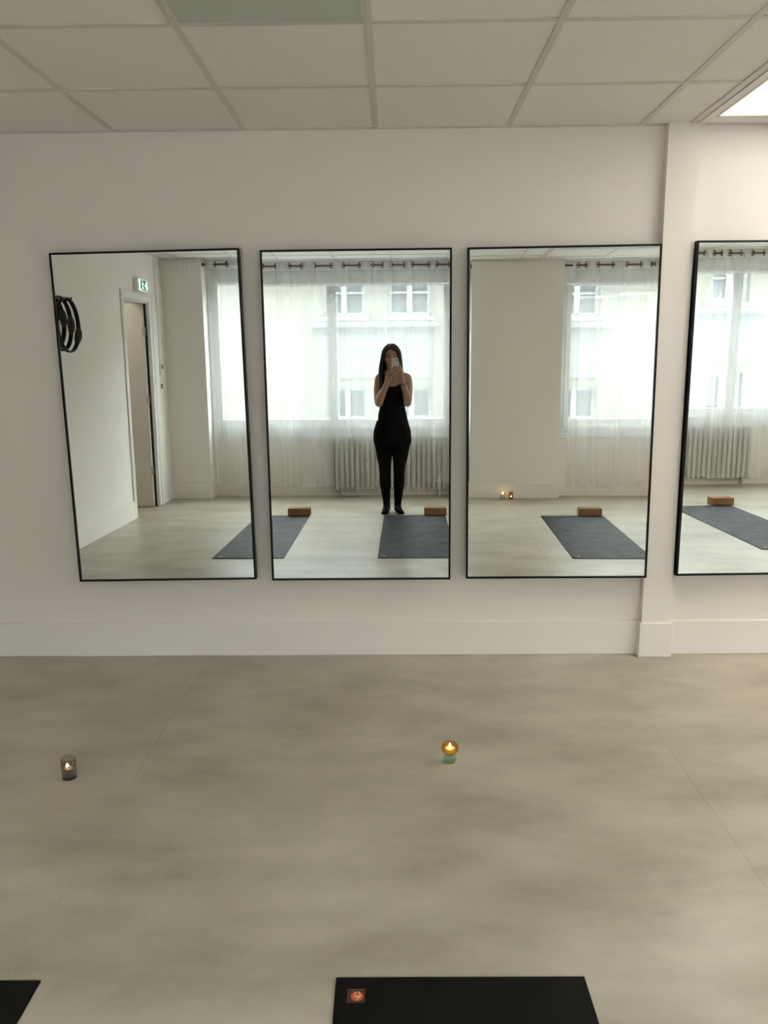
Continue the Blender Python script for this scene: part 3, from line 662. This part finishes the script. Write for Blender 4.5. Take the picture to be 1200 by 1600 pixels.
# right hand: palm beside the phone, fingers closed over its back
parts.append(limb([wr_R+(.025,)]+phl([(.044, -.135, -.012, .024), (.038, -.105, -.010, .021), (.034, -.080, -.009, .015)]), 14))
parts.append(limb(phl([(.054, -.145, -.020, .022), (.046, -.115, -.020, .019), (.040, -.090, -.016, .013)]), 12))
tips = []
for kv, tu, tv in ((-.078, -.036, -.060), (-.092, -.046, -.077), (-.106, -.043, -.094), (-.119, -.032, -.110)):
    f_ = [(.036, kv, -.008, .0105), (.030, kv+.006, .002, .0092), (.010, (kv+tv)/2+.004, .0075, .0086), (tu+.022, tv+.002, .0078, .0080), (tu, tv, .0068, .0070)]
    parts.append(limb(phl(f_), 10)); tips.append((tu-.003, tv, .0135))
parts.append(limb(phl([(.046, -.125, -.022, .015), (.036, -.090, -.026, .0115), (.027, -.058, -.022, .0100), (.0245, -.034, -.014, .0085)]), 10))
# left hand: below the phone's corner, index finger raised beside it
parts.append(limb([wr_L+(.025,), (-.088, -3.935, 1.345, .024), (-.080, -3.92, 1.378, .021)], 14))
parts.append(limb([(-.084, -3.955, 1.315, .022), (-.064, -3.935, 1.352, .020), (-.058, -3.922, 1.375, .017)], 12))
parts.append(limb([(-.086, -3.92, 1.385, .0115), (-.082, -3.900, 1.405, .0095), (-.074, -3.892, 1.430, .0085), (-.068, -3.892, 1.455, .0072)], 10))
parts.append(limb([(-.078, -3.918, 1.388, .0115), (-.066, -3.893, 1.397, .0095), (-.046, -3.886, 1.390, .0088), (-.034, -3.890, 1.383, .0075)], 10))
parts.append(limb([(-.070, -3.918, 1.376, .011), (-.058, -3.891, 1.379, .0092), (-.040, -3.886, 1.371, .0085), (-.029, -3.892, 1.364, .0072)], 10))
parts.append(limb([(-.064, -3.920, 1.362, .010), (-.054, -3.896, 1.361, .0082), (-.040, -3.890, 1.354, .0076), (-.030, -3.896, 1.349, .0065)], 10))
parts.append(limb([(-.078, -3.950, 1.345, .0145), (-.056, -3.945, 1.375, .0115), (-.042, -3.938, 1.392, .0098), (-.034, -3.932, 1.402, .008)], 10))
raw = join(parts)
tmp = bpy.data.objects.new('tmp', raw); COL.objects.link(tmp)
rm = tmp.modifiers.new('r', 'REMESH'); rm.mode = 'VOXEL'; rm.voxel_size = .0042; rm.use_smooth_shade = True
sm = tmp.modifiers.new('s', 'SMOOTH'); sm.factor = .5; sm.iterations = 3
dg = bpy.context.evaluated_depsgraph_get(); bme = bpy.data.meshes.new_from_object(tmp.evaluated_get(dg)); bpy.data.objects.remove(tmp)
bme.materials.clear(); bme.materials.append(SKIN); bme.materials.append(LIPS)
n = len(bme.vertices); co = np.empty(n*3, 'f'); bme.vertices.foreach_get('co', co); co = co.reshape(-1, 3)+np.array(P0)
no = np.empty(n*3, 'f'); bme.vertices.foreach_get('normal', no); no = no.reshape(-1, 3)
fc = [tuple(p.vertices) for p in bme.polygons]
cen = np.array([co[list(f)].mean(0) for f in fc])
for p in bme.polygons: p.use_smooth = True
X, Y, Z = cen[:, 0]-cx, cen[:, 1]-cy, cen[:, 2]
lip = (((Z-1.462)/.0075)**2+((X+.008)/.021)**2 < 1) & (Y > .075)
for i in np.nonzero(lip)[0]: bme.polygons[int(i)].material_index = 1
body = link('body', bme, person)
arm = np.zeros(len(cen), bool)
for chain in ([(.095, cy-.004, 1.333, .046), (.112, cy+.02, 1.26, .041), (.108, -4.10, 1.16, .039), el_R+(.037,), (.094, -4.02, 1.165, .040), (.072, -3.975, 1.25, .031), wr_R+(.025,)],
              [(-.174, cy-.004, 1.333, .046), (-.190, cy+.02, 1.26, .041), (-.190, -4.10, 1.16, .039), el_L+(.037,), (-.162, -4.02, 1.165, .040), (-.122, -3.975, 1.245, .031), wr_L+(.025,)]):
    for a_, b_ in zip(chain[:-1], chain[1:]):
        A_, B_ = np.array(a_[:3]), np.array(b_[:3]); ab = B_-A_; tt = np.clip(((cen-A_)@ab)/(ab@ab), 0, 1)
        arm |= np.linalg.norm(cen-A_-tt[:, None]*ab, axis=1) < a_[3]+(b_[3]-a_[3])*tt+.004
arm |= (Y > .15) & (Z > 1.0)
neck_z = 1.262+.6*np.clip(np.abs(X-.006)-.03, 0, .2)**1.0
front = Y > -.02
top_sel = (Z > .80) & (~arm) & np.where(front, (Z < np.minimum(neck_z+.0, 1.40)) | ((np.abs(np.abs(X-.004)-.092) < .017)), (Z < 1.30) | (np.abs(np.abs(X-.004)-.092) < .017)) & (Z < 1.405) & (np.abs(X-.004) < np.where(Z > 1.27, .112, .14))
leg_sel = (Z < .93) & (Z > .085) & (np.abs(X) < .3) & ~((Z > .9) & (Y > .13))
sock_sel = (Z < .10)
def garment(name, sel, off):
    idx = np.nonzero(sel)[0]; used = {}; vs, fs = [], []
    for i in idx:
        q = []
        for v in fc[i]:
            if v not in used: used[v] = len(vs); vs.append(co[v]+no[v]*off-np.array(P0))
            q.append(used[v])
        fs.append(tuple(q))
    return link(name, pyd(vs, fs), person, CLOTH, None, True)
garment('tank_top', top_sel, .006); garment('leggings', leg_sel, .004); g_ = garment('socks', sock_sel, .0025)
for v in g_.data.vertices: v.co.z = max(v.co.z, .0008)
for v in body.data.vertices: v.co.z = max(v.co.z, .0012)
# eyes, brows, nails, bracelet
for s in (-1, 1):
    link('eye', ell(cx-.008+s*.031, cy+.0975, 1.536, .0105, .0055, .004), person, EYE, None, True)
    tube('eyebrow', [L(cx-.008+s*.014, cy+.109, 1.556), L(cx-.008+s*.032, cy+.106, 1.561), L(cx-.008+s*.048, cy+.096, 1.557)], [.0018, .0022, .001], HAIRM, person, 8)
for (u, v, w_) in tips:
    p = ph(u, v, w_); link('fingernail', ell(p.x, p.y, p.z, .0055, .0025, .0045), person, NAIL, None, True)
ax_ = (Vector(wr_R)-Vector((.072, -3.975, 1.25))).normalized()
br = link('bracelet', torus_mesh(.0285, .0036, 28, 8), person, HAIRM, Vector((.060, -3.955, 1.292))-P0, True); br.rotation_euler = ax_.to_track_quat('Z', 'Y').to_euler()
# hair: strands from a centre parting over the skull and down
hm = []; hr = random.Random(4); hx, hy, hz = cx-.008, cy+.012, 1.545
for s in (-1, 1):
    for i in range(30):
        q = i/29; ay = .088-.185*q+hr.uniform(-.004, .004)          # start along the parting, front to back
        zt_ = hz+.098*math.sqrt(max(0, 1-(ay/.108)**2))
        fwd = 1-q
        out = .080+.012*hr.random()
        zend = (1.255 if s < 0 else 1.33) if q < .6 else 1.30
        zend += hr.uniform(-.03, .03)
        pts = []
        for k in range(15):
            f = k/14
            if f < .42:
                a = f/.42*PI/2*1.02; x = hx+s*out*math.sin(a); z = hz-.005+(zt_-hz+.010)*math.cos(a); y = hy+ay*(1+.10*math.sin(a))-.030*math.sin(a)*fwd
            else:
                g = (f-.42)/.58; z = hz-.005+(zend-hz)*g
                spread = .020*math.sin(g*PI*.8)+(.018*g if s < 0 else -.012*g)
                x = hx+s*(out+spread*.9)-(0 if s < 0 else .0)
                y = hy+ay*1.10-.030*fwd+((.105 if s < 0 else -.035)*g*g if q < .62 else -.045*g)
                if s < 0 and q < .62: x += .012*g
            pts.append(L(x, y, z))
        rr = [.007]+[.0115]*11+[.010, .007, .002]
        hm.append(tube_mesh(pts, rr, 7))
for i in range(18):                                              # back of the head
    a = PI*(.08+.84*i/17); pts = []
    for k in range(13):
        f = k/12
        if f < .4: b = f/.4*PI/2; x, y, z = hx-.084*math.cos(a)*math.sin(b), hy-.02-.085*math.sin(a)*math.sin(b), hz+.105*math.cos(b)
        else: g = (f-.4)/.6; x, y, z = hx-.084*math.cos(a)*(1+.1*g), hy-.02-.085*math.sin(a)-.01*g, hz-(hz-1.30)*g
        pts.append(L(x, y, z))
    hm.append(tube_mesh(pts, [.008]+[.013]*9+[.011, .008, .003], 7))
hm.append(ell(hx, hy-.016, hz+.012, .079, .088, .098))
link('hair', join(hm), person, HAIRM, None, True)
tube('flyaway_hair', [L(hx-.07, cy, 1.55), L(hx-.105, cy+.01, 1.50), L(hx-.118, cy+.02, 1.45), L(hx-.112, cy+.02, 1.42)], .0008, HAIRM, person, 5)

# phone in the right hand
base_p = ph(-.0175, -.128, -.005)
rotm = Matrix(((RT.x, UP.x, -FW.x), (RT.y, UP.y, -FW.y), (RT.z, UP.z, -FW.z)))
pt = thing('phone', 'white phone held up in front of the person\'s face', 'phone', base_p, None, rotm.to_euler())
# local axes: x right, y up, -z forward
def rounded(x0, x1, y0, y1, z0, z1, r):
    me = box_mesh(x0, x1, y0, y1, z0, z1); bm = bmesh.new(); bm.from_mesh(me)
    bmesh.ops.bevel(bm, geom=[e for e in bm.edges if abs(e.verts[0].co.z-e.verts[1].co.z) > 1e-5], offset=r, segments=5, affect='EDGES')
    bm.to_mesh(me); bm.free(); return me
link('case', rounded(-.0355, .0355, 0, .146, -.0025, .0055, .010), pt, PHONE)
link('screen', rounded(-.033, .033, .004, .142, .0055, .006, .008), pt, LENSM)
ln = lathe('camera_lens', [(0, 0), (.0072, 0), (.0072, .0022), (.005, .0024), (0, .0018)], LENSM, pt, (.0175, .128, -.0025), 24); ln.rotation_euler = (PI, 0, 0)
fl_ = lathe('flash', [(0, 0), (.003, 0), (.003, .0006), (0, .0006)], WAXW, pt, (.0175, .112, -.0025), 16); fl_.rotation_euler = (PI, 0, 0)
bpy.context.view_layer.update()
